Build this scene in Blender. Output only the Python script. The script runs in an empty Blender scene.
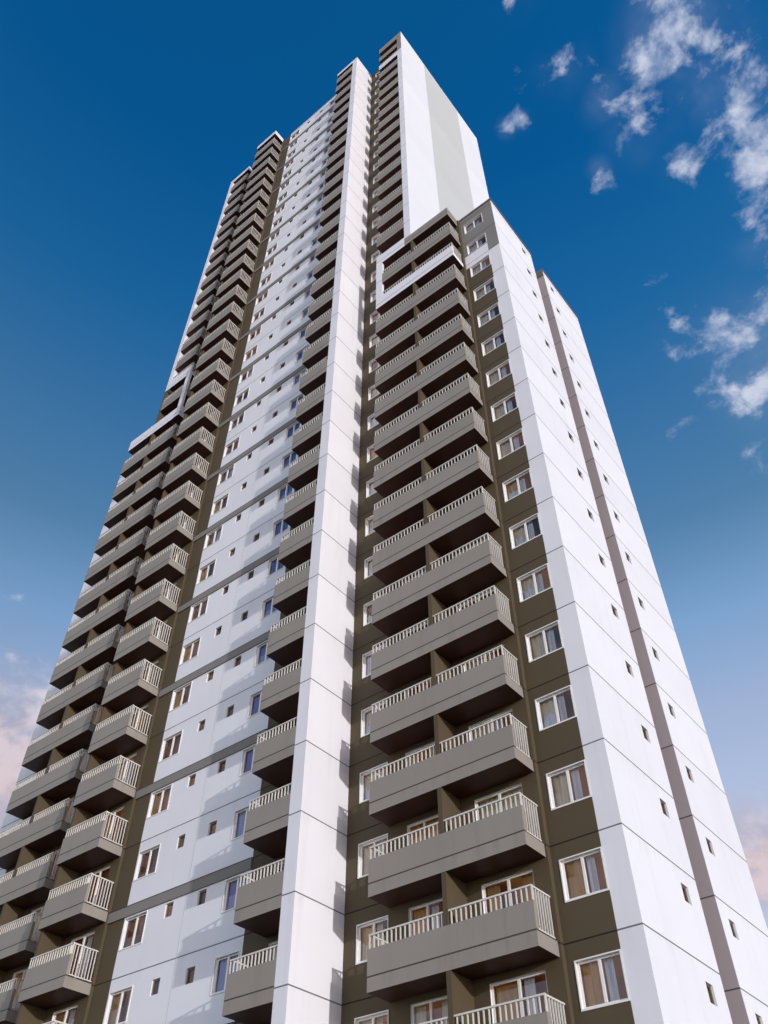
import bpy, math, random
from mathutils import Vector
random.seed(7)
S = bpy.context.scene
COL = S.collection

# ------------------------------------------------------------------ camera
EYE = 1.6
cam_d = bpy.data.cameras.new('camera')
cam_d.sensor_fit = 'VERTICAL'
cam_d.sensor_height = 24.0
cam_d.lens = 859.06 / 1024.0 * 24.0
cam_d.clip_end = 20000
cam = bpy.data.objects.new('camera', cam_d)
COL.objects.link(cam)
PITCH, YAW = 0.8115, -0.6766
cam.location = (9.51, -22.9, EYE)
cam.rotation_euler = (math.pi / 2 + PITCH, 0, -YAW)
S.camera = cam

# ------------------------------------------------------------------ light
SUN_EL = math.radians(8.0)
SUN_AZ = math.atan2(1.0, -0.34)          # clockwise from +Y
sun_dir = Vector((math.sin(SUN_AZ) * math.cos(SUN_EL), math.cos(SUN_AZ) * math.cos(SUN_EL), math.sin(SUN_EL)))
sd = bpy.data.lights.new('sun', 'SUN')
sd.energy = 2.05
sd.angle = math.radians(0.8)
sd.color = (1.0, 0.99, 0.985)
sun = bpy.data.objects.new('sun', sd)
sun.rotation_euler = (-sun_dir).to_track_quat('-Z', 'Y').to_euler()
sun.location = (60, -20, 40)
COL.objects.link(sun)

W = bpy.data.worlds.new('World')
S.world = W
W.use_nodes = True
nt = W.node_tree
nt.nodes.clear()


def mk(nt):
    def node(t, **kw):
        n = nt.nodes.new(t)
        for k, v in kw.items():
            setattr(n, k, v)
        return n

    def put(sock, v):
        if hasattr(v, 'is_linked') or isinstance(v, bpy.types.NodeSocket):
            nt.links.new(v, sock)
        else:
            sock.default_value = v

    def m(op, a, b=None, c=None, clamp=False):
        n = node('ShaderNodeMath', operation=op, use_clamp=clamp)
        put(n.inputs[0], a)
        if b is not None:
            put(n.inputs[1], b)
        if c is not None:
            put(n.inputs[2], c)
        return n.outputs[0]

    def vm(op, a, b=None):
        n = node('ShaderNodeVectorMath', operation=op)
        put(n.inputs[0], a)
        if b is not None:
            put(n.inputs[1], b)
        return n.outputs['Value'] if op in ('DOT_PRODUCT', 'LENGTH') else n.outputs[0]

    def ramp(v, lo, hi, a=0.0, b=1.0, smooth=True):
        n = node('ShaderNodeMapRange', interpolation_type='SMOOTHSTEP' if smooth else 'LINEAR')
        put(n.inputs['Value'], v)
        n.inputs['From Min'].default_value = lo
        n.inputs['From Max'].default_value = hi
        n.inputs['To Min'].default_value = a
        n.inputs['To Max'].default_value = b
        return n.outputs[0]

    def mix(fac, a, b, mode='MIX'):
        n = node('ShaderNodeMix', data_type='RGBA', blend_type=mode)
        put(n.inputs[0], fac)
        put(n.inputs[6], a)
        put(n.inputs[7], b)
        return n.outputs[2]

    def noise(vec, scale, detail=4, rough=0.55, dist=0.0):
        n = node('ShaderNodeTexNoise')
        put(n.inputs['Vector'], vec)
        n.inputs['Scale'].default_value = scale
        n.inputs['Detail'].default_value = detail
        n.inputs['Roughness'].default_value = rough
        n.inputs['Distortion'].default_value = dist
        return n.outputs[0]
    return node, put, m, vm, ramp, mix, noise


node, put, m, vm, ramp, mix, noise = mk(nt)
sky = node('ShaderNodeTexSky', sky_type='NISHITA', sun_disc=False)
sky.sun_elevation = SUN_EL
sky.sun_rotation = SUN_AZ
sky.altitude = 200
sky.air_density = 1.0
sky.dust_density = 0.6
sky.ozone_density = 3.0
tc = node('ShaderNodeTexCoord')
d = tc.outputs['Generated']
sep = node('ShaderNodeSeparateXYZ')
put(sep.inputs[0], d)
dz = sep.outputs[2]
SKY_K = 1.0
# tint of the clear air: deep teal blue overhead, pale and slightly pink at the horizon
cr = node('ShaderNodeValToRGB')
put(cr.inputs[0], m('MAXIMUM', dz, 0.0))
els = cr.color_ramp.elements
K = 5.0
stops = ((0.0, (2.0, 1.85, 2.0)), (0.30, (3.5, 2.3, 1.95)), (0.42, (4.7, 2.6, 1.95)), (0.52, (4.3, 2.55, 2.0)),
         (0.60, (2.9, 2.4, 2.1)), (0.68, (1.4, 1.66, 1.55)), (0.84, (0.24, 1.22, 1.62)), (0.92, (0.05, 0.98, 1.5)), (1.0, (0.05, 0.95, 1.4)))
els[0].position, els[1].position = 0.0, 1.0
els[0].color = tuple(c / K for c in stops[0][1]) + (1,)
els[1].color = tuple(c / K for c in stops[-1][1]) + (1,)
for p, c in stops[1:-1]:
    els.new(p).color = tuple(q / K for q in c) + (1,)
clear = mix(1.0, sky.outputs[0], cr.outputs[0], 'MULTIPLY')
# sky gain by direction; unseen sunward cut and rear boost added for facade light
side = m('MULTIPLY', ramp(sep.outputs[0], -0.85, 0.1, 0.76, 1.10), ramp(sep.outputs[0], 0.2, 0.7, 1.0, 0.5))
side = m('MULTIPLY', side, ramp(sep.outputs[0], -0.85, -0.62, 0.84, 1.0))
side = m('MULTIPLY', side, ramp(sep.outputs[1], -0.6, 0.0, 1.6, 1.0))  # added brightness in the unseen sky behind the camera, fills front walls
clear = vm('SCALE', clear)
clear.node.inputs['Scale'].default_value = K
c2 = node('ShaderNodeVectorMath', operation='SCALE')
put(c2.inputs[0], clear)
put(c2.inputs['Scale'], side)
clear = mix(ramp(sep.outputs[1], -0.6, 0.0, 1.0, 0.0), c2.outputs[0], mix(1.0, c2.outputs[0], (1.16, 0.97, 0.84, 1), 'MULTIPLY'))  # made-up warm tint of that unseen rear sky, colours the front walls
clear = mix(ramp(sep.outputs[0], 0.15, 0.6, 0.0, 1.0), clear, mix(1.0, clear, (0.80, 0.98, 1.16, 1), 'MULTIPLY'))  # made-up cool tint of the unseen sunward sky, takes red off right walls
# clouds: banks at fixed directions of the sky, broken up by noise
BG = 0.15
dn = vm('MULTIPLY', d, (1.0, 1.0, 1.5))
warp = noise(dn, 9.0, 3, 0.5)
n1 = noise(vm('ADD', dn, (0.37, 1.9, 0.6)), 17.0, 9, 0.60, 0.25)
n2 = noise(vm('ADD', dn, (2.1, 0.3, 4.0)), 26.0, 6, 0.6)
mask = None
for (bx, by, bz), r, w in (((0.078, 0.374, 0.924), 0.088, 1.12), ((0.090, 0.446, 0.890), 0.066, 1.10), ((0.082, 0.500, 0.862), 0.050, 1.0), ((0.080, 0.498, 0.863), 0.050, 0.85),
                           ((0.012, 0.412, 0.911), 0.062, 0.72), ((-0.01, 0.375, 0.927), 0.04, 0.72), ((0.02, 0.46, 0.888), 0.035, 0.7), ((-0.105, 0.338, 0.935), 0.017, 0.85), ((-0.090, 0.342, 0.935), 0.017, 0.85), ((-0.048, 0.423, 0.905), 0.022, 0.60),
                           ((-0.030, 0.330, 0.943), 0.05, 0.5), ((0.046, 0.550, 0.834), 0.045, 0.70), ((0.0, 0.652, 0.758), 0.105, 0.90),
                           ((-0.035, 0.610, 0.790), 0.09, 0.55), ((-0.029, 0.250, 0.967), 0.035, 0.6), ((0.25, 0.48, 0.84), 0.20, 0.95),
                           ((-0.79, 0.375, 0.475), 0.13, 1.5), ((-0.78, 0.42, 0.46), 0.12, 1.4), ((-0.850, 0.40, 0.34), 0.16, 1.0), ((-0.235, 0.895, 0.378), 0.085, 1.15),
                           ((0.05, 0.93, 0.33), 0.20, 0.8), ((-0.35, 0.90, 0.22), 0.2, 0.8)):
    L = vm('LENGTH', vm('SUBTRACT', d, (bx, by, bz)))
    q = ramp(L, 0.0, r * 1.25, w, 0.0)
    mask = q if mask is None else m('MAXIMUM', mask, q)
dens = m('ADD', m('MULTIPLY', m('SUBTRACT', n1, 0.5), 1.5), m('MULTIPLY', m('SUBTRACT', mask, 0.42), 0.36))
dens = m('ADD', dens, m('MULTIPLY', m('SUBTRACT', n2, 0.5), 0.16))
dens = m('MULTIPLY', dens, m('GREATER_THAN', mask, 0.001))
cov = ramp(dens, 0.0, 0.34, 0.0, 0.88)
veil = m('MULTIPLY', ramp(mask, 0.1, 0.9), ramp(noise(dn, 6.0, 4), 0.35, 0.75, 0.0, 0.26))
cov = m('MAXIMUM', cov, veil)
bank = m('MULTIPLY', ramp(mask, 0.05, 1.0, 0.0, 0.62), ramp(dz, 0.50, 0.60, 1.0, 0.0))
cov = m('MAXIMUM', cov, bank)
lit = ramp(m('ADD', n2, m('MULTIPLY', dens, 0.5)), 0.42, 0.80)
chigh = mix(lit, (0.27, 0.35, 0.52, 1), (0.58, 0.61, 0.72, 1))
clow = mix(lit, (0.42, 0.35, 0.39, 1), (0.64, 0.51, 0.53, 1))
ccol = mix(ramp(dz, 0.42, 0.62), clow, chigh)
cc = node('ShaderNodeVectorMath', operation='SCALE')
put(cc.inputs[0], ccol)
cc.inputs['Scale'].default_value = 1.0 / BG
up = ramp(dz, 0.0, 0.05)
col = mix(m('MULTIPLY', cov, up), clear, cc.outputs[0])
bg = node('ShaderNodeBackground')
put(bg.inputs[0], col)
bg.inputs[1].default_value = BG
out = node('ShaderNodeOutputWorld')
nt.links.new(bg.outputs[0], out.inputs[0])

vs = S.view_settings
vs.view_transform = 'Standard'
vs.look = 'None'
vs.exposure = 0.22
vs.gamma = 1.0
vs.use_curve_mapping = False

# ------------------------------------------------------------------ materials
H = 2.82                                  # storey height


def LV(k):
    return 9.1 + EYE + H * k


def base_mat(name):
    mt = bpy.data.materials.new(name)
    mt.use_nodes = True
    mt.node_tree.nodes.clear()
    return mt, mt.node_tree


def paint(name, color, joint=None, rough=0.75, dirt=0.12, tint=(0.55, 0.5, 0.42)):
    """masonry paint: faint mottling, rain streaks, stucco grain and one groove per storey"""
    mt, t = base_mat(name)
    node, put, m, vm, ramp, mix, noise = mk(t)
    geo = node('ShaderNodeNewGeometry')
    P = geo.outputs['Position']
    s = node('ShaderNodeSeparateXYZ')
    put(s.inputs[0], P)
    z = s.outputs[2]
    c = (*color, 1)
    big = noise(P, 0.35, 3)
    sv = vm('MULTIPLY', P, (2.2, 2.2, 0.12))
    streak = noise(sv, 1.0, 4, 0.6)
    f = m('ADD', m('MULTIPLY', ramp(big, 0.35, 0.75), 0.5), m('MULTIPLY', ramp(streak, 0.5, 0.8), 0.7))
    f = m('MULTIPLY', f, dirt)
    colr = mix(f, c, tuple(a * b for a, b in zip(color, tint)) + (1,))
    wn = node('ShaderNodeTexWhiteNoise', noise_dimensions='1D')
    put(wn.inputs['W'], m('FLOOR', m('DIVIDE', m('SUBTRACT', z, LV(0) + (joint or 0.0) - 28.2), H)))
    tone = mix(1.0, colr, mix(wn.outputs['Value'], (0.95, 0.95, 0.955, 1), (1.0, 1.0, 1.0, 1)), 'MULTIPLY')
    colr = tone
    h = noise(P, 45.0, 3, 0.6)
    height = m('MULTIPLY', h, 0.25)
    if joint is not None:
        fr = m('FRACT', m('DIVIDE', m('SUBTRACT', z, LV(0) + joint - 28.2), H))
        dist = m('MULTIPLY', m('MINIMUM', fr, m('SUBTRACT', 1.0, fr)), H)
        g = ramp(dist, 0.017, 0.030, 1.0, 0.0)
        colr = mix(m('MULTIPLY', g, 0.95), colr, tuple(a * 0.16 for a in color) + (1,))
        # the wall just below a groove is a little washed by run-off
        below = ramp(fr, 0.80, 1.0, 0.0, 1.0)
        colr = mix(m('MULTIPLY', m('MULTIPLY', below, ramp(streak, 0.45, 0.75)), dirt * 0.9), colr,
                   tuple(a * b for a, b in zip(color, tint)) + (1,))
        height = m('SUBTRACT', height, m('MULTIPLY', g, 1.0))
    b = node('ShaderNodeBump')
    b.inputs['Strength'].default_value = 0.25
    b.inputs['Distance'].default_value = 0.02
    put(b.inputs['Height'], height)
    pb = node('ShaderNodeBsdfPrincipled')
    put(pb.inputs['Base Color'], colr)
    pb.inputs['Roughness'].default_value = rough
    pb.inputs['Specular IOR Level'].default_value = 0.25
    put(pb.inputs['Normal'], b.outputs[0])
    o = node('ShaderNodeOutputMaterial')
    t.links.new(pb.outputs[0], o.inputs[0])
    return mt


def plain(name, color, rough=0.5, var=0.1, scale=4.0):
    mt, t = base_mat(name)
    node, put, m, vm, ramp, mix, noise = mk(t)
    geo = node('ShaderNodeNewGeometry')
    n = noise(geo.outputs['Position'], scale, 4)
    c = mix(m('MULTIPLY', ramp(n, 0.3, 0.75), var * 3), (*color, 1), tuple(a * 0.6 for a in color) + (1,))
    pb = node('ShaderNodeBsdfPrincipled')
    put(pb.inputs['Base Color'], c)
    pb.inputs['Roughness'].default_value = rough
    o = node('ShaderNodeOutputMaterial')
    t.links.new(pb.outputs[0], o.inputs[0])
    return mt


def glow_wall(name, color, glow):
    """room walls with warm light painted on as their own glow"""
    mt, t = base_mat(name)
    node, put, m, vm, ramp, mix, noise = mk(t)
    geo = node('ShaderNodeNewGeometry')
    n = noise(geo.outputs['Position'], 0.45, 2)
    pb = node('ShaderNodeBsdfPrincipled')
    pb.inputs['Base Color'].default_value = (*color, 1)
    pb.inputs['Roughness'].default_value = 0.8
    pb.inputs['Emission Color'].default_value = (1.0, 0.42, 0.13, 1)
    put(pb.inputs['Emission Strength'], m('MULTIPLY', ramp(n, 0.35, 0.7), glow))
    o = node('ShaderNodeOutputMaterial')
    t.links.new(pb.outputs[0], o.inputs[0])
    return mt


def glass(name, tint):
    mt, t = base_mat(name)
    node, put, m, vm, ramp, mix, noise = mk(t)
    geo = node('ShaderNodeNewGeometry')
    tr = node('ShaderNodeBsdfTransparent')
    tr.inputs[0].default_value = (*tint, 1)
    gl = node('ShaderNodeBsdfGlossy')
    gl.inputs[0].default_value = (0.95, 0.95, 1, 1)
    gl.inputs['Roughness'].default_value = 0.02
    n = noise(geo.outputs['Position'], 1.3, 2)
    b = node('ShaderNodeBump')
    b.inputs['Strength'].default_value = 0.08
    b.inputs['Distance'].default_value = 0.05
    put(b.inputs['Height'], n)
    put(gl.inputs['Normal'], b.outputs[0])
    fr = node('ShaderNodeFresnel')
    fr.inputs[0].default_value = 1.5
    ms = node('ShaderNodeMixShader')
    put(ms.inputs[0], m('ADD', fr.outputs[0], 0.03, clamp=True))
    t.links.new(tr.outputs[0], ms.inputs[1])
    t.links.new(gl.outputs[0], ms.inputs[2])
    o = node('ShaderNodeOutputMaterial')
    t.links.new(ms.outputs[0], o.inputs[0])
    return mt


def cloth(name, color):
    mt, t = base_mat(name)
    node, put, m, vm, ramp, mix, noise = mk(t)
    geo = node('ShaderNodeNewGeometry')
    sv = vm('MULTIPLY', geo.outputs['Position'], (9, 9, 0.6))
    n = noise(sv, 1.0, 3)
    c = mix(ramp(n, 0.3, 0.75), (*color, 1), tuple(a * 0.72 for a in color) + (1,))
    pb = node('ShaderNodeBsdfPrincipled')
    put(pb.inputs['Base Color'], c)
    pb.inputs['Roughness'].default_value = 0.9
    pb.inputs['Sheen Weight'].default_value = 0.2
    o = node('ShaderNodeOutputMaterial')
    t.links.new(pb.outputs[0], o.inputs[0])
    return mt


WHITE = paint('white_paint', (0.780, 0.775, 0.81), joint=0.0, dirt=0.15)
WHITE_GABLE = paint('white_gable_paint', (0.755, 0.76, 0.79), joint=None, dirt=0.06)
WHITE_FLAT = paint('white_trim_paint', (0.78, 0.77, 0.81), joint=0.06, dirt=0.06)
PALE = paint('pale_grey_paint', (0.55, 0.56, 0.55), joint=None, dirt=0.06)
GREY = paint('warm_grey_paint', (0.292, 0.264, 0.232), joint=0.06, dirt=0.24)
DGREY = paint('mid_grey_paint', (0.23, 0.215, 0.20), joint=0.0, dirt=0.15)
MAUVE = paint('mauve_grey_paint', (0.42, 0.36, 0.355), joint=0.0, dirt=0.12)
OLIVE = paint('olive_brown_paint', (0.096, 0.072, 0.042), joint=0.0, dirt=0.18)
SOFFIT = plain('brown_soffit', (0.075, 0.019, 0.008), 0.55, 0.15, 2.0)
FLOOR = plain('balcony_tile', (0.25, 0.2, 0.16), 0.5, 0.1, 3.0)
FRAME = plain('white_aluminium', (0.80, 0.78, 0.74), 0.35, 0.03, 6.0)
RAIL = plain('cream_painted_steel', (0.66, 0.62, 0.56), 0.4, 0.06, 6.0)
ROOM = glow_wall('glowing_room_wall', (0.34, 0.20, 0.11), 0.09)  # walls emit by themselves in place of lamps indoors
ROOF = plain('roof_membrane', (0.25, 0.24, 0.23), 0.9, 0.1, 0.6)
COPING = plain('dark_coping', (0.13, 0.105, 0.09), 0.6, 0.1, 2.0)
GLASS = glass('window_glass', (0.93, 0.94, 0.97))
CURT = [cloth('cream_curtain', (0.84, 0.72, 0.52)), cloth('white_curtain', (0.86, 0.86, 0.90)),
        cloth('amber_curtain', (0.74, 0.44, 0.16)), cloth('red_brown_curtain', (0.36, 0.12, 0.05)),
        cloth('blue_sky_reflection', (0.13, 0.16, 0.52)), cloth('pale_sky_reflection', (0.34, 0.42, 0.72))]  # the blues stand for sky reflected in the glass, painted on curtain sheets
SMALLF = plain('bronze_aluminium', (0.16, 0.13, 0.07), 0.4, 0.05, 6.0)


# ------------------------------------------------------------------ mesh builder
class MB:
    def __init__(self):
        self.v, self.f, self.mi, self.mats = [], [], [], []

    def mat(self, mt):
        if mt not in self.mats:
            self.mats.append(mt)
        return self.mats.index(mt)

    def quad(self, pts, mt):
        b = len(self.v)
        self.v += [tuple(p) for p in pts]
        self.f.append(tuple(range(b, b + len(pts))))
        self.mi.append(self.mat(mt))

    def box(self, x0, x1, y0, y1, z0, z1, mt, bottom=None, top=None):
        x0, x1 = min(x0, x1), max(x0, x1)
        y0, y1 = min(y0, y1), max(y0, y1)
        b = len(self.v)
        self.v += [(x, y, z) for z in (z0, z1) for y in (y0, y1) for x in (x0, x1)]
        i = self.mat(mt)
        fs = [((0, 2, 3, 1), bottom), ((4, 5, 7, 6), top), ((0, 1, 5, 4), None), ((2, 6, 7, 3), None),
              ((0, 4, 6, 2), None), ((1, 3, 7, 5), None)]
        for q, mm in fs:
            self.f.append(tuple(b + k for k in q))
            self.mi.append(i if mm is None else self.mat(mm))

    def add(self, o, fn):
        b = len(self.v)
        self.v += [fn(p) for p in o.v]
        idx = [self.mat(mt) for mt in o.mats]
        for f, k in zip(o.f, o.mi):
            self.f.append(tuple(b + q for q in f))
            self.mi.append(idx[k])

    def mesh(self, name):
        me = bpy.data.meshes.new(name)
        me.from_pydata(self.v, [], self.f)
        for mt in self.mats:
            me.materials.append(mt)
        me.polygons.foreach_set('material_index', self.mi)
        me.update()
        return me


ROOT = Vector((-18.5, 6.0, 0.0))
tower = bpy.data.objects.new('apartment_tower', None)
tower.location = ROOT
tower.empty_display_size = 5
COL.objects.link(tower)
tower['label'] = 'tall white apartment tower with grey balconies stacked up its front and stepped top'
tower['category'] = 'apartment tower'


def link(name, me, loc, parent=None, label=None, kind=None):
    o = bpy.data.objects.new(name, me)
    COL.objects.link(o)
    if parent is None:
        o.parent = tower
        o.location = Vector(loc) - ROOT
    else:
        o.parent = parent
        o.location = loc
    if label:
        o['label'] = label
    if kind:
        o['kind'] = kind
    return o


def part(name, mb, label=None, kind=None):
    return link(name, mb.mesh(name), (0, 0, 0), None, label, kind)


GROUND = 0.0
TOP = LV(33) + 0.25
LOW = LV(16) + 0.45
KMIN = -3
REV = 0.16                                 # depth of the window reveals


def wall(mb, axis, c, u0, u1, z0, z1, mt, holes=(), cut=None, room=0.8):
    """wall sheet on y=c (axis 'Y', faces -Y) or x=c (axis 'X', faces +X) with real recessed openings.
    cut: function (u,z) -> material or None to keep mt"""
    def p(u, n, z):
        return (u, c + n, z) if axis == 'Y' else (c - n, u, z)
    us, zs = {u0, u1}, {z0, z1}
    for a, b, e, f in holes:
        us |= {a, b}
        zs |= {e, f}
    if cut:
        for q in cut[0]:
            us.add(q)
        for q in cut[1]:
            zs.add(q)
    us = sorted(u for u in us if u0 - 1e-6 <= u <= u1 + 1e-6)
    zs = sorted(z for z in zs if z0 - 1e-6 <= z <= z1 + 1e-6)
    hs = [h for h in holes if h[2] >= z0 and h[3] <= z1]
    byz = {}
    for i in range(len(zs) - 1):
        zc = (zs[i] + zs[i + 1]) / 2
        row = [h for h in hs if h[2] < zc < h[3]]
        for j in range(len(us) - 1):
            uc = (us[j] + us[j + 1]) / 2
            if any(h[0] < uc < h[1] for h in row):
                continue
            mm = mt
            if cut:
                mm = cut[2](uc, zc) or mt
            mb.quad([p(us[j], 0, zs[i]), p(us[j + 1], 0, zs[i]), p(us[j + 1], 0, zs[i + 1]), p(us[j], 0, zs[i + 1])], mm)
    for a, b, e, f in hs:
        D = REV
        for q in ([(a, 0, e), (a, D, e), (a, D, f), (a, 0, f)], [(b, 0, e), (b, 0, f), (b, D, f), (b, D, e)],
                  [(a, 0, f), (a, D, f), (b, D, f), (b, 0, f)], [(a, 0, e), (b, 0, e), (b, D, e), (a, D, e)]):
            mb.quad([p(*k) for k in q], WHITE_FLAT)
        A, B, E2, F = a - 0.25, b + 0.25, e - 0.25, f + 0.2
        R = D + room
        # room behind the window
        for q in ([(A, D, E2), (A, R, E2), (A, R, F), (A, D, F)], [(B, D, E2), (B, R, E2), (B, R, F), (B, D, F)],
                  [(A, D, F), (A, R, F), (B, R, F), (B, D, F)], [(A, D, E2), (A, R, E2), (B, R, E2), (B, D, E2)],
                  [(A, R, E2), (B, R, E2), (B, R, F), (A, R, F)],
                  [(A, D, E2), (a, D, E2), (a, D, F), (A, D, F)], [(b, D, E2), (B, D, E2), (B, D, F), (b, D, F)],
                  [(a, D, f), (b, D, f), (b, D, F), (a, D, F)], [(a, D, E2), (b, D, E2), (b, D, e), (a, D, e)]):
            mb.quad([p(*k) for k in q], ROOM)


# ------------------------------------------------------------------ windows: local u (right), n (into wall), z (up), origin lower left of the opening
def win_frame(w, h, sashes, door=False, trim=True, FRAME=FRAME):
    mb = MB()
    t = 0.055
    n0, n1 = REV - 0.09, REV - 0.02
    if trim:                                # proud white surround
        for a, b, e, f in ((-0.035, 0.0, -0.05, h + 0.035), (w, w + 0.035, -0.05, h + 0.035),
                           (0.0, w, h, h + 0.035), (0.0, w, -0.05, 0.0)):
            mb.box(a, b, -0.025, 0.004, e, f, FRAME)
    for a, b, e, f in ((0.002, t, 0.002, h - 0.002), (w - t, w - 0.002, 0.002, h - 0.002),
                       (t, w - t, 0.002, t), (t, w - t, h - t, h - 0.002)):
        mb.box(a, b, n0, n1, e, f, FRAME)
    for i in range(1, sashes):
        u = w * i / sashes
        mb.box(u - 0.04, u + 0.04, n0 - 0.012, n1, t, h - t, FRAME)
    return mb


def win_pane(w, h):
    mb = MB()
    mb.quad([(0.05, REV - 0.05, 0.05), (w - 0.05, REV - 0.05, 0.05), (w - 0.05, REV - 0.05, h - 0.05), (0.05, REV - 0.05, h - 0.05)], GLASS)
    return mb


def win_curtain(w, h, style, mt, mt2):
    mb = MB()

    def strip(u0, u1, e, f, mm):
        n = max(4, int((u1 - u0) / 0.07))
        pts = [(u0 + (u1 - u0) * i / n, REV + 0.05 + 0.035 * math.sin(i * 2.1) + 0.02 * (i % 2)) for i in range(n + 1)]
        for i in range(n):
            (a, x), (b, y) = pts[i], pts[i + 1]
            mb.quad([(a, x, e), (b, y, e), (b, y, f), (a, x, f)], mm)
    if style == 0:
        strip(-0.05, w * 0.42, -0.05, h + 0.05, mt)
        strip(w * 0.55, w * 0.74, -0.05, h + 0.05, mt2)
    elif style == 1:
        strip(-0.05, w * 0.30, -0.05, h + 0.05, mt)
        strip(w * 0.72, w + 0.05, -0.05, h + 0.05, mt)
    elif style == 2:
        strip(-0.05, w * 0.47, -0.05, h * 0.55, mt2)
        strip(0.02, w * 0.44, h * 0.5, h + 0.05, mt)
        strip(w * 0.52, w * 0.70, -0.05, h + 0.05, mt2)
    elif style == 4:
        strip(-0.05, w + 0.05, -0.05, h * 0.55, mt2)
        strip(-0.04, w + 0.04, h * 0.55, h + 0.05, mt)
    else:
        strip(-0.05, w + 0.05, -0.05, h + 0.05, mt)
    return mb


def facing(axis):
    if axis == 'Y':
        return lambda p: (p[0], p[1], p[2])
    return lambda p: (-p[1], p[0], p[2])


_cache = {}


def cached(key, fn, axis):
    if key not in _cache:
        src = fn()
        mb = MB()
        mb.add(src, facing(axis))
        _cache[key] = (mb, mb.mesh(key[0]))
    return _cache[key]


openings = {}                              # kind -> list of (distance, builder args)


def opening(kind, axis, c, u, z, w, h, sashes, curtain=True, label=None, sky_reflection=False):
    loc = (u, c, z) if axis == 'Y' else (c, u, z)
    dist = (Vector(loc) - cam.location).length
    openings.setdefault(kind, []).append((dist, axis, loc, w, h, sashes, curtain, label, sky_reflection))


def build_openings():
    for kind, lst in openings.items():
        lst.sort(key=lambda q: q[0])
        rest = MB()
        for i, (dist, axis, loc, w, h, sashes, curtain, label, sky_reflection) in enumerate(lst):
            door = kind == 'balcony_door'
            fm = cached((kind, 'f', axis, w, h, sashes), lambda: win_frame(w, h, sashes, door, kind == 'window', SMALLF if kind == 'bathroom_window' else FRAME), axis)
            pm = cached(('pane', 'p', axis, w, h), lambda: win_pane(w, h), axis)
            cm = None
            if curtain:
                st, a, b = random.choice((0, 0, 1, 2, 2, 3)), random.choice((0, 0, 0, 1, 2, 3)), random.choice((1, 1, 0))
                if door:
                    st, a = random.choice((1, 2, 0, 3)), random.choice((0, 2, 2, 3, 0))
                if sky_reflection:
                    st, a, b = random.choice(((3, 4, 4), (4, 4, 5), (4, 4, 5), (3, 4, 4), (3, 5, 5)))  # sheets coloured like the sky's reflection in the tall windows
                elif kind == 'window' and loc[1] < -0.5:
                    st, a = random.choice((0, 1, 1)), random.choice((2, 3, 3))
                elif kind == 'window' and loc[0] > -3:
                    st, a, b = random.choice((0, 0, 2, 2, 2)), random.choice((0, 0, 0, 2)), 1
                elif not door and st == 3 and random.random() < 0.6:
                    st = 2
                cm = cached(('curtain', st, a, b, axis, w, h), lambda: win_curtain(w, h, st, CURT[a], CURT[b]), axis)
            if i < 98:
                o = link(kind, fm[1], loc, None, label)
                link('pane', pm[1], (0, 0, 0), o)
                if cm:
                    link('curtain', cm[1], (0, 0, 0), o)
            else:
                for q in (fm, pm, cm):
                    if q:
                        rest.add(q[0], lambda p, L=loc: (p[0] + L[0], p[1] + L[1], p[2] + L[2]))
        if rest.v:
            part(kind, rest, None, 'stuff')


# ------------------------------------------------------------------ balconies
SB, SJ, SP, SR = -0.37, 0.06, 0.86, 1.31    # slab bottom, floor joint, parapet top, rail top (above the level)
balconies = []


def balcony(x0, x1, yf, yb, k, mt, ends='LR', divider=None, rail=True, ptop=SP, label=None, dyf=0.0):
    loc = ((x0 + x1) / 2, yf, LV(k))
    dist = (Vector(loc) - cam.location).length
    balconies.append((dist, x0, x1, yf, yb, k, mt, ends, divider, rail, ptop, label))


def balcony_mesh(x0, x1, d, mt, ends, ptop, rail):
    w = x1 - x0
    mb = MB()
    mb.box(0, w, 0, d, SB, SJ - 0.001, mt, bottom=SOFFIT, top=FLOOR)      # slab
    mb.box(0, w, 0, 0.13, SJ - 0.001, ptop, mt)                          # solid front
    if not rail:                                                        # closed parapet ends where there is no railing
        if 'L' in ends:
            mb.box(0, 0.13, 0.13, d, SJ - 0.001, ptop, mt)
        if 'R' in ends:
            mb.box(w - 0.13, w, 0.13, d, SJ - 0.001, ptop, mt)
    # drip groove under the edge
    return mb


def railing_mesh(x0, x1, d, ends, divider):
    w = x1 - x0
    mb = MB()
    y0, y1 = 0.045, 0.085
    gaps = []
    if divider is not None:
        gaps = [(divider - x0 - 0.0, divider - x0 + 0.0)]
    mb.box(0.02, w - 0.02, y0 - 0.012, y1 + 0.012, SR - 0.05, SR, RAIL)
    n = max(3, round(w / 0.178))
    for i in range(n + 1):
        u = 0.04 + (w - 0.08) * i / n
        mb.box(u - 0.017, u + 0.017, y0, y1, SP, SR - 0.05, RAIL)
    for e in ends:
        u0, u1 = (0.05, 0.09) if e == 'L' else (w - 0.09, w - 0.05)
        mb.box(u0 - 0.012, u1 + 0.012, y1 + 0.012, d, SR - 0.05, SR, RAIL)
        mb.box(u0, u1, 0.14, d, SJ + 0.06, SJ + 0.10, RAIL)
        nn = max(3, round((d - 0.2) / 0.15))
        for i in range(nn + 1):
            y = 0.17 + (d - 0.24) * i / nn
            mb.box(u0, u1, y - 0.017, y + 0.017, SJ + 0.10, SR - 0.05, RAIL)
    return mb


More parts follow.
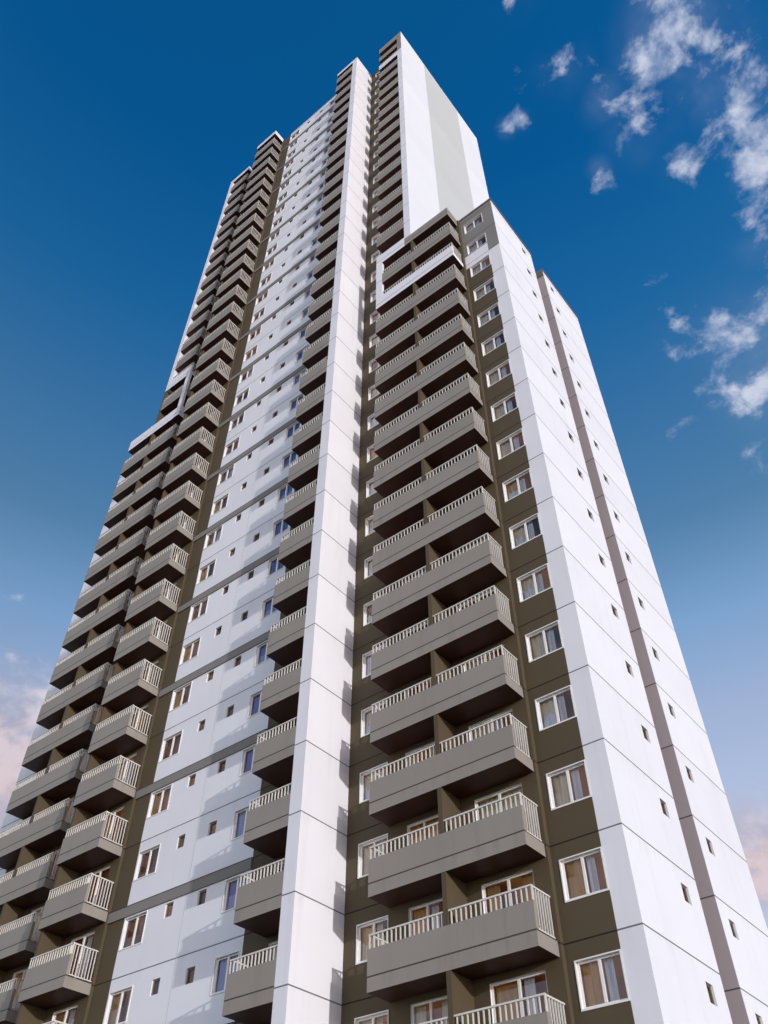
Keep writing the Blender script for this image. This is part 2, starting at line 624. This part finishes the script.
def build_balconies():
    balconies.sort(key=lambda q: q[0])
    rest = MB()
    bc, rc = {}, {}
    for i, (dist, x0, x1, yf, yb, k, mt, ends, divider, rail, ptop, label) in enumerate(balconies):
        key = (round(x0, 3), round(x1, 3), round(yf, 3), mt.name, ends, ptop, rail)
        if key not in bc:
            mb = balcony_mesh(x0, x1, yb - yf, mt, ends, ptop, rail)
            bc[key] = (mb, mb.mesh('balcony'))
            if rail:
                r = railing_mesh(x0, x1, yb - yf, ends, divider)
                rc[key] = (r, r.mesh('railing'))
            if divider is not None:
                dm = MB()
                dm.box(-0.085, 0.085, 0.135, yb - yf, SJ + 0.001, H + SB - 0.002, OLIVE)
                dm.box(-0.085, 0.085, 0.012, 0.135, SP + 0.001, H + SB - 0.002, OLIVE)
                rc[key + ('d',)] = (dm, dm.mesh('divider_wall'))
        loc = (x0, yf, LV(k))
        if i < 100:
            o = link('balcony', bc[key][1], loc, None, label)
            if rail:
                link('railing', rc[key][1], (0, 0, 0), o)
            if divider is not None:
                link('divider_wall', rc[key + ('d',)][1], (divider - x0, 0, 0), o)
        else:
            off = lambda p: (p[0] + loc[0], p[1] + loc[1], p[2] + loc[2])
            rest.add(bc[key][0], off)
            if rail:
                rest.add(rc[key][0], off)
            if divider is not None:
                rest.add(rc[key + ('d',)][0], lambda p: (p[0] + divider, p[1] + loc[1], p[2] + loc[2]))
    if rest.v:
        part('balcony', rest, None, 'stuff')


WB, WT = 1.13, 2.30                         # window sill and head above the level
SWB, SWT = 1.74, 2.30                       # small windows
DB, DT = 0.06, 2.24                         # balcony doors


def holes(ks, u0, u1, b, t):
    return [(u0, u1, LV(k) + b, LV(k) + t) for k in ks]


# ------------------------------------------------------------------ ground
def structure(name, mb):
    o = bpy.data.objects.new(name, mb.mesh(name))
    COL.objects.link(o)
    o['kind'] = 'structure'
    return o


PAVE = plain('worn_paving', (0.21, 0.19, 0.17), 0.85, 0.1, 0.4)
ASPH = plain('asphalt', (0.05, 0.05, 0.052), 0.9, 0.15, 1.0)
g = MB()
g.quad([(-3000, -3000, 0), (3000, -3000, 0), (3000, 3000, 0), (-3000, 3000, 0)], PAVE)
structure('ground', g)
g = MB()
g.quad([(-400, -44, 0.004), (400, -44, 0.004), (400, -34, 0.004), (-400, -34, 0.004)], ASPH)
structure('road', g)

# ------------------------------------------------------------------ right-hand low wing
KL = range(KMIN, 16)
sm = MB()
wall(sm, 'X', 0.0, 0.0, 4.95, GROUND, LOW, WHITE, holes(KL, 3.6, 4.1, SWB, SWT))
sm.quad([(0, 4.95, GROUND), (-3, 4.95, GROUND), (-3, 4.95, LOW), (0, 4.95, LOW)], WHITE)
part('side_wall', sm)
sm = MB()
wall(sm, 'X', 0.0, 6.45, 11.3, GROUND, LOW, WHITE, holes(KL, 7.2, 7.7, SWB, SWT))
sm.quad([(0, 11.3, GROUND), (-5.5, 11.3, GROUND), (-5.5, 11.3, LOW), (0, 11.3, LOW)], WHITE)
part('side_wall', sm)
sm = MB()
sm.quad([(-3, 6.45, GROUND), (0, 6.45, GROUND), (0, 6.45, LOW), (-3, 6.45, LOW)], MAUVE)
sm.quad([(-3, 4.95, GROUND), (-3, 6.45, GROUND), (-3, 6.45, LOW), (-3, 4.95, LOW)], MAUVE)
part('recess_wall', sm, 'mauve grey strip of wall at the back of the slot in the white side')
for k in KL:
    opening('bathroom_window', 'X', 0.0, 3.6, LV(k) + SWB, 0.5, SWT - SWB, 1, False)
    opening('bathroom_window', 'X', 0.0, 7.2, LV(k) + SWB, 0.5, SWT - SWB, 1, False)
    opening('window', 'Y', 0.0, -2.15, LV(k) + WB, 1.35, WT - WB, 2)
sm = MB()
z14 = LV(14)
wall(sm, 'Y', 0.0, -0.76, 0.0, GROUND, LOW, WHITE, (), ([], [z14], lambda u, z: DGREY if z > z14 else None))
part('corner_strip', sm)
sm = MB()
wall(sm, 'Y', 0.0, -2.43, -0.76, GROUND, LOW, OLIVE, holes(KL, -2.15, -0.80, WB, WT),
     ([], [z14 - 0.45, z14 + 1.03, z14 + 0.0], lambda u, z: WHITE if z14 - 0.45 < z < z14 + 1.03 else (DGREY if z > z14 else None)))
part('window_wall', sm)
sm = MB()
sm.quad([(-2.43, -0.2, GROUND), (-2.43, 0, GROUND), (-2.43, 0, LOW), (-2.43, -0.2, LOW)], OLIVE)
dr = holes(KL, -4.85, -3.0, DB, DT) + holes(KL, -7.7, -6.3, DB, DT)
wall(sm, 'Y', -0.2, -8.5, -2.43, GROUND, LOW, OLIVE, dr)
sm.quad([(-8.5, -0.2, GROUND), (-8.5, 0, GROUND), (-8.5, 0, LOW), (-8.5, -0.2, LOW)], OLIVE)
part('balcony_wall', sm)
KT = range(16, 33)
sm = MB()
wall(sm, 'Y', -0.2, -8.5, -6.08, LOW, TOP, OLIVE, holes(KT, -7.7, -6.4, DB, DT)[1:])
sm.quad([(-8.5, -0.2, LOW), (-8.5, 0, LOW), (-8.5, 0, TOP), (-8.5, -0.2, TOP)], OLIVE)
part('balcony_wall', sm)
for k in KL:
    opening('balcony_door', 'Y', -0.2, -4.85, LV(k) + DB, 1.85, DT - DB, 2)
    opening('balcony_door', 'Y', -0.2, -7.7, LV(k) + DB, 1.4, DT - DB, 2)
for k in KT:
    if k > 16:
        opening('balcony_door', 'Y', -0.2, -7.7, LV(k) + DB, 1.3, DT - DB, 2)
for k in range(KMIN, 16):
    white = k == 14
    balcony(-8.5, -2.50, -1.3, -0.2, k, WHITE_FLAT if white else GREY, 'LR', -5.5,
            label='white balcony, the only one of its stack' if white else None)
for k in range(17, 34):
    balcony(-8.5, -6.085, -1.3, -0.2, k, WHITE_FLAT if k == 31 else GREY, 'L', None, rail=k < 32, ptop=1.05 if k == 33 else SP)
# canopy over the topmost wide balcony, white where the frame turns
sm = MB()
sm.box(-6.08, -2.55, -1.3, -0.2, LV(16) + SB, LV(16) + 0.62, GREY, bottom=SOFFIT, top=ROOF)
part('canopy', sm)
sm = MB()
sm.box(-8.5, -6.083, -1.303, -0.2, LV(16) + SB, LV(16) + SP, WHITE_FLAT, bottom=SOFFIT)
sm.box(-8.502, -8.0, -1.304, -1.1, LV(14) + SP + 0.002, LV(16) + SB - 0.002, WHITE_FLAT)
part('white_frame', sm, 'white stepped frame round two balcony levels')

# ------------------------------------------------------------------ high slab on the right
TT = LV(33) + 1.05
zb = LOW - 0.6
sm = MB()
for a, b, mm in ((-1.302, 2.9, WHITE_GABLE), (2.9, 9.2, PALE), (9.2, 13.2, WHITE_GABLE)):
    sm.quad([(-5.55, a, zb), (-5.55, b, zb), (-5.55, b, TT), (-5.55, a, TT)], mm)
zs1 = LV(31) + SP
sm.quad([(-6.08, -1.302, LV(16) + 0.63), (-5.55, -1.302, LV(16) + 0.63), (-5.55, -1.302, zs1), (-6.08, -1.302, zs1)], WHITE_FLAT)
sm.quad([(-6.08, -1.302, zs1), (-5.55, -1.302, zs1), (-5.55, -1.302, TT), (-6.08, -1.302, TT)], GREY)
sm.quad([(-6.08, -1.302, zb), (-6.08, -0.2, zb), (-6.08, -0.2, TT), (-6.08, -1.302, TT)], WHITE_FLAT)
sm.quad([(-5.55, 13.2, GROUND), (-31.5, 13.2, GROUND), (-31.5, 13.2, TT), (-5.55, 13.2, TT)], WHITE)
sm.quad([(-6.08, -0.2, TT), (-5.55, -1.302, TT), (-5.55, 13.2, TT), (-6.08, 13.2, TT)], WHITE_FLAT)
part('gable_wall', sm)

# ------------------------------------------------------------------ recess between pillar and right wing
KA = range(KMIN, 33)
sm = MB()
wall(sm, 'Y', 0.0, -10.63, -8.5, GROUND, TOP, OLIVE, holes(KA, -10.02, -8.72, WB, WT))
part('recess_wall', sm)
for k in KA:
    opening('window', 'Y', 0.0, -10.02, LV(k) + WB, 1.3, WT - WB, 2)
PT = LV(33) + 0.0
sm = MB()
sm.box(-11.22, -10.63, -2.5, 0.0, GROUND, PT, WHITE)
part('pillar', sm)
# stack left of the pillar
for k in range(KMIN, 33):
    balcony(-13.45, -11.22, -2.499, -0.9, k, GREY, 'L', None)
sm = MB()
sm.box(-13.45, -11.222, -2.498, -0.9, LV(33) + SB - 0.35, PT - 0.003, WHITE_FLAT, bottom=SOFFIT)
part('canopy', sm)
sm = MB()
wall(sm, 'Y', -0.9, -14.6, -11.22, GROUND, TOP, OLIVE, holes(KA, -13.3, -11.7, DB, DT))
part('balcony_wall', sm)
for k in KA:
    opening('balcony_door', 'Y', -0.9, -13.3, LV(k) + DB, 1.6, DT - DB, 2)

# ------------------------------------------------------------------ central white wall
sm = MB()
cw = (holes(KA, -21.9, -20.55, WB - 0.03, WT) + holes(KA, -19.42, -18.95, SWB, SWT)
      + holes(KA, -17.5, -17.03, SWB, SWT) + holes(KA, -15.95, -14.75, WB, WT))
wall(sm, 'Y', -0.9, -22.0, -14.6, GROUND, TOP, WHITE, cw)
part('front_wall', sm)
for k in KA:
    opening('window', 'Y', -0.9, -21.9, LV(k) + WB - 0.03, 1.35, WT - WB + 0.03, 2)
    opening('bathroom_window', 'Y', -0.9, -19.42, LV(k) + SWB, 0.47, SWT - SWB, 1, False)
    opening('bathroom_window', 'Y', -0.9, -17.5, LV(k) + SWB, 0.47, SWT - SWB, 1, False)
    opening('window', 'Y', -0.9, -15.95, LV(k) + WB, 1.2, WT - WB, 2, sky_reflection=True)
for k in range(-2, 33, 2):
    sm = MB()
    sm.box(-23.078, -14.602, -0.96, -0.897, LV(k) - 0.44, LV(k) + 0.02, DGREY)
    part('spandrel_band', sm)
sm = MB()
sm.box(-18.225, -18.195, -0.904, -0.899, GROUND, TOP - 0.01, PALE)
part('expansion_joint', sm)
sm = MB()
sm.box(-22.0, -13.46, -0.93, -0.6, TOP + 0.001, TOP + 0.12, WHITE_FLAT)
part('coping', sm)

# ------------------------------------------------------------------ left stacks
sm = MB()
wall(sm, 'Y', -0.9, -23.08, -22.0, GROUND, TOP, OLIVE)
wall(sm, 'Y', -1.03, -25.9, -23.08, GROUND, TOP, OLIVE, holes(KA, -25.3, -23.7, DB, DT))
sm.quad([(-23.08, -1.03, GROUND), (-23.08, -0.9, GROUND), (-23.08, -0.9, TOP), (-23.08, -1.03, TOP)], OLIVE)
sm.box(-26.05, -25.9, -2.15, 0.0, GROUND, TOP, OLIVE)
part('balcony_wall', sm)
for k in KA:
    opening('balcony_door', 'Y', -1.03, -25.3, LV(k) + DB, 1.6, DT - DB, 2)
    balcony(-26.05, -23.10, -2.3, -1.03, k, GREY, 'R', None)
sm = MB()
sm.box(-26.05, -23.10, -2.3, -1.03, LV(33) + SB, TOP + 0.25, WHITE_FLAT, bottom=SOFFIT)
part('canopy', sm)
sm = MB()
wall(sm, 'Y', 0.0, -28.4, -26.05, GROUND, TOP, OLIVE)
part('recess_wall', sm)
sm = MB()
KB = range(KMIN, 16)
wall(sm, 'Y', -0.2, -34.45, -28.4, GROUND, LOW, OLIVE, holes(KB, -33.3, -31.9, DB, DT) + holes(KB, -30.7, -29.2, DB, DT))
sm.quad([(-28.4, -0.2, GROUND), (-28.4, 0, GROUND), (-28.4, 0, TOP), (-28.4, -0.2, TOP)], OLIVE)
KU = range(17, 33)
wall(sm, 'Y', -0.2, -31.5, -28.4, LOW, TOP, OLIVE, holes(KU, -30.7, -29.2, DB, DT))
part('balcony_wall', sm)
for k in KB:
    opening('balcony_door', 'Y', -0.2, -33.3, LV(k) + DB, 1.4, DT - DB, 2)
    opening('balcony_door', 'Y', -0.2, -30.7, LV(k) + DB, 1.5, DT - DB, 2)
    balcony(-34.45, -28.4, -1.3, -0.2, k, GREY, 'LR', -31.45)
for k in KU:
    opening('balcony_door', 'Y', -0.2, -30.7, LV(k) + DB, 1.5, DT - DB, 2)
    balcony(-31.0 if k > 17 else -31.35, -28.4, -1.3, -0.2, k, WHITE_FLAT if k == 18 else GREY, 'LR', None)
balcony(-34.45, -28.4, -1.3, -0.2, 16, WHITE_FLAT, 'LR', None, rail=False)
sm = MB()
sm.box(-31.5, -28.4, -1.3, -0.2, LV(33) + SB, LV(33) + 0.45, WHITE_FLAT, bottom=SOFFIT)
part('canopy', sm)
sm = MB()
sm.box(-28.85, -28.398, -1.304, -1.1, LV(16) + SP + 0.002, LV(18) + SB - 0.002, WHITE_FLAT)
sm.box(-31.5, -31.002, -1.303, 0.0, LV(18) + SB, LV(33) + SB - 0.002, WHITE_FLAT)
sm.box(-31.5, -31.352, -1.3, 0.0, LV(16) + SP + 0.002, LV(18) + SB - 0.002, OLIVE)
part('white_frame', sm, 'white stepped frame climbing the far left stack')
sm = MB()
wall(sm, 'Y', 0.0, -36.2, -34.45, GROUND, LOW, WHITE, holes(KB, -35.9, -34.55, WB, WT))
wall(sm, 'Y', 0.0, -37.0, -36.2, GROUND, LOW, WHITE)
sm.quad([(-37, 0, GROUND), (-37, 11.3, GROUND), (-37, 11.3, LOW), (-37, 0, LOW)], WHITE)
sm.quad([(-37, 11.3, GROUND), (-31.5, 11.3, GROUND), (-31.5, 11.3, LOW), (-37, 11.3, LOW)], WHITE)
sm.quad([(-31.5, -0.2, GROUND), (-31.5, 13.2, GROUND), (-31.5, 13.2, TOP), (-31.5, -0.2, TOP)], WHITE)
part('side_wall', sm)
for k in KB:
    opening('window', 'Y', 0.0, -35.9, LV(k) + WB, 1.35, WT - WB, 2)

# ------------------------------------------------------------------ roofs and copings
def roof(x0, x1, y0, y1, z, name='roof'):
    sm = MB()
    sm.box(x0, x1, y0, y1, z - 0.25, z, ROOF)
    part(name, sm)


roof(-31.48, -5.57, 0.012, 13.18, TOP - 0.3)
roof(-5.53, -0.012, 0.012, 4.94, LOW - 0.3)
roof(-5.53, -0.012, 6.462, 11.28, LOW - 0.3)
roof(-5.53, -3.01, 4.942, 6.46, LOW - 0.3)
roof(-36.98, -31.52, 0.012, 11.28, LOW - 0.3)
sm = MB()
sm.box(-2.45, 0.03, -0.03, 0.2, LOW + 0.001, LOW + 0.24, COPING)
sm.box(-0.2, 0.035, 0.2, 4.98, LOW + 0.001, LOW + 0.24, COPING)
sm.box(-0.2, 0.035, 6.42, 11.33, LOW + 0.001, LOW + 0.24, COPING)
sm.box(-3.0, -0.2, 6.42, 6.62, LOW + 0.001, LOW + 0.24, COPING)
sm.box(-3.0, 0.012, 6.415, 6.449, LOW - 0.62, LOW + 0.0, COPING)
part('coping', sm)

build_openings()
build_balconies()
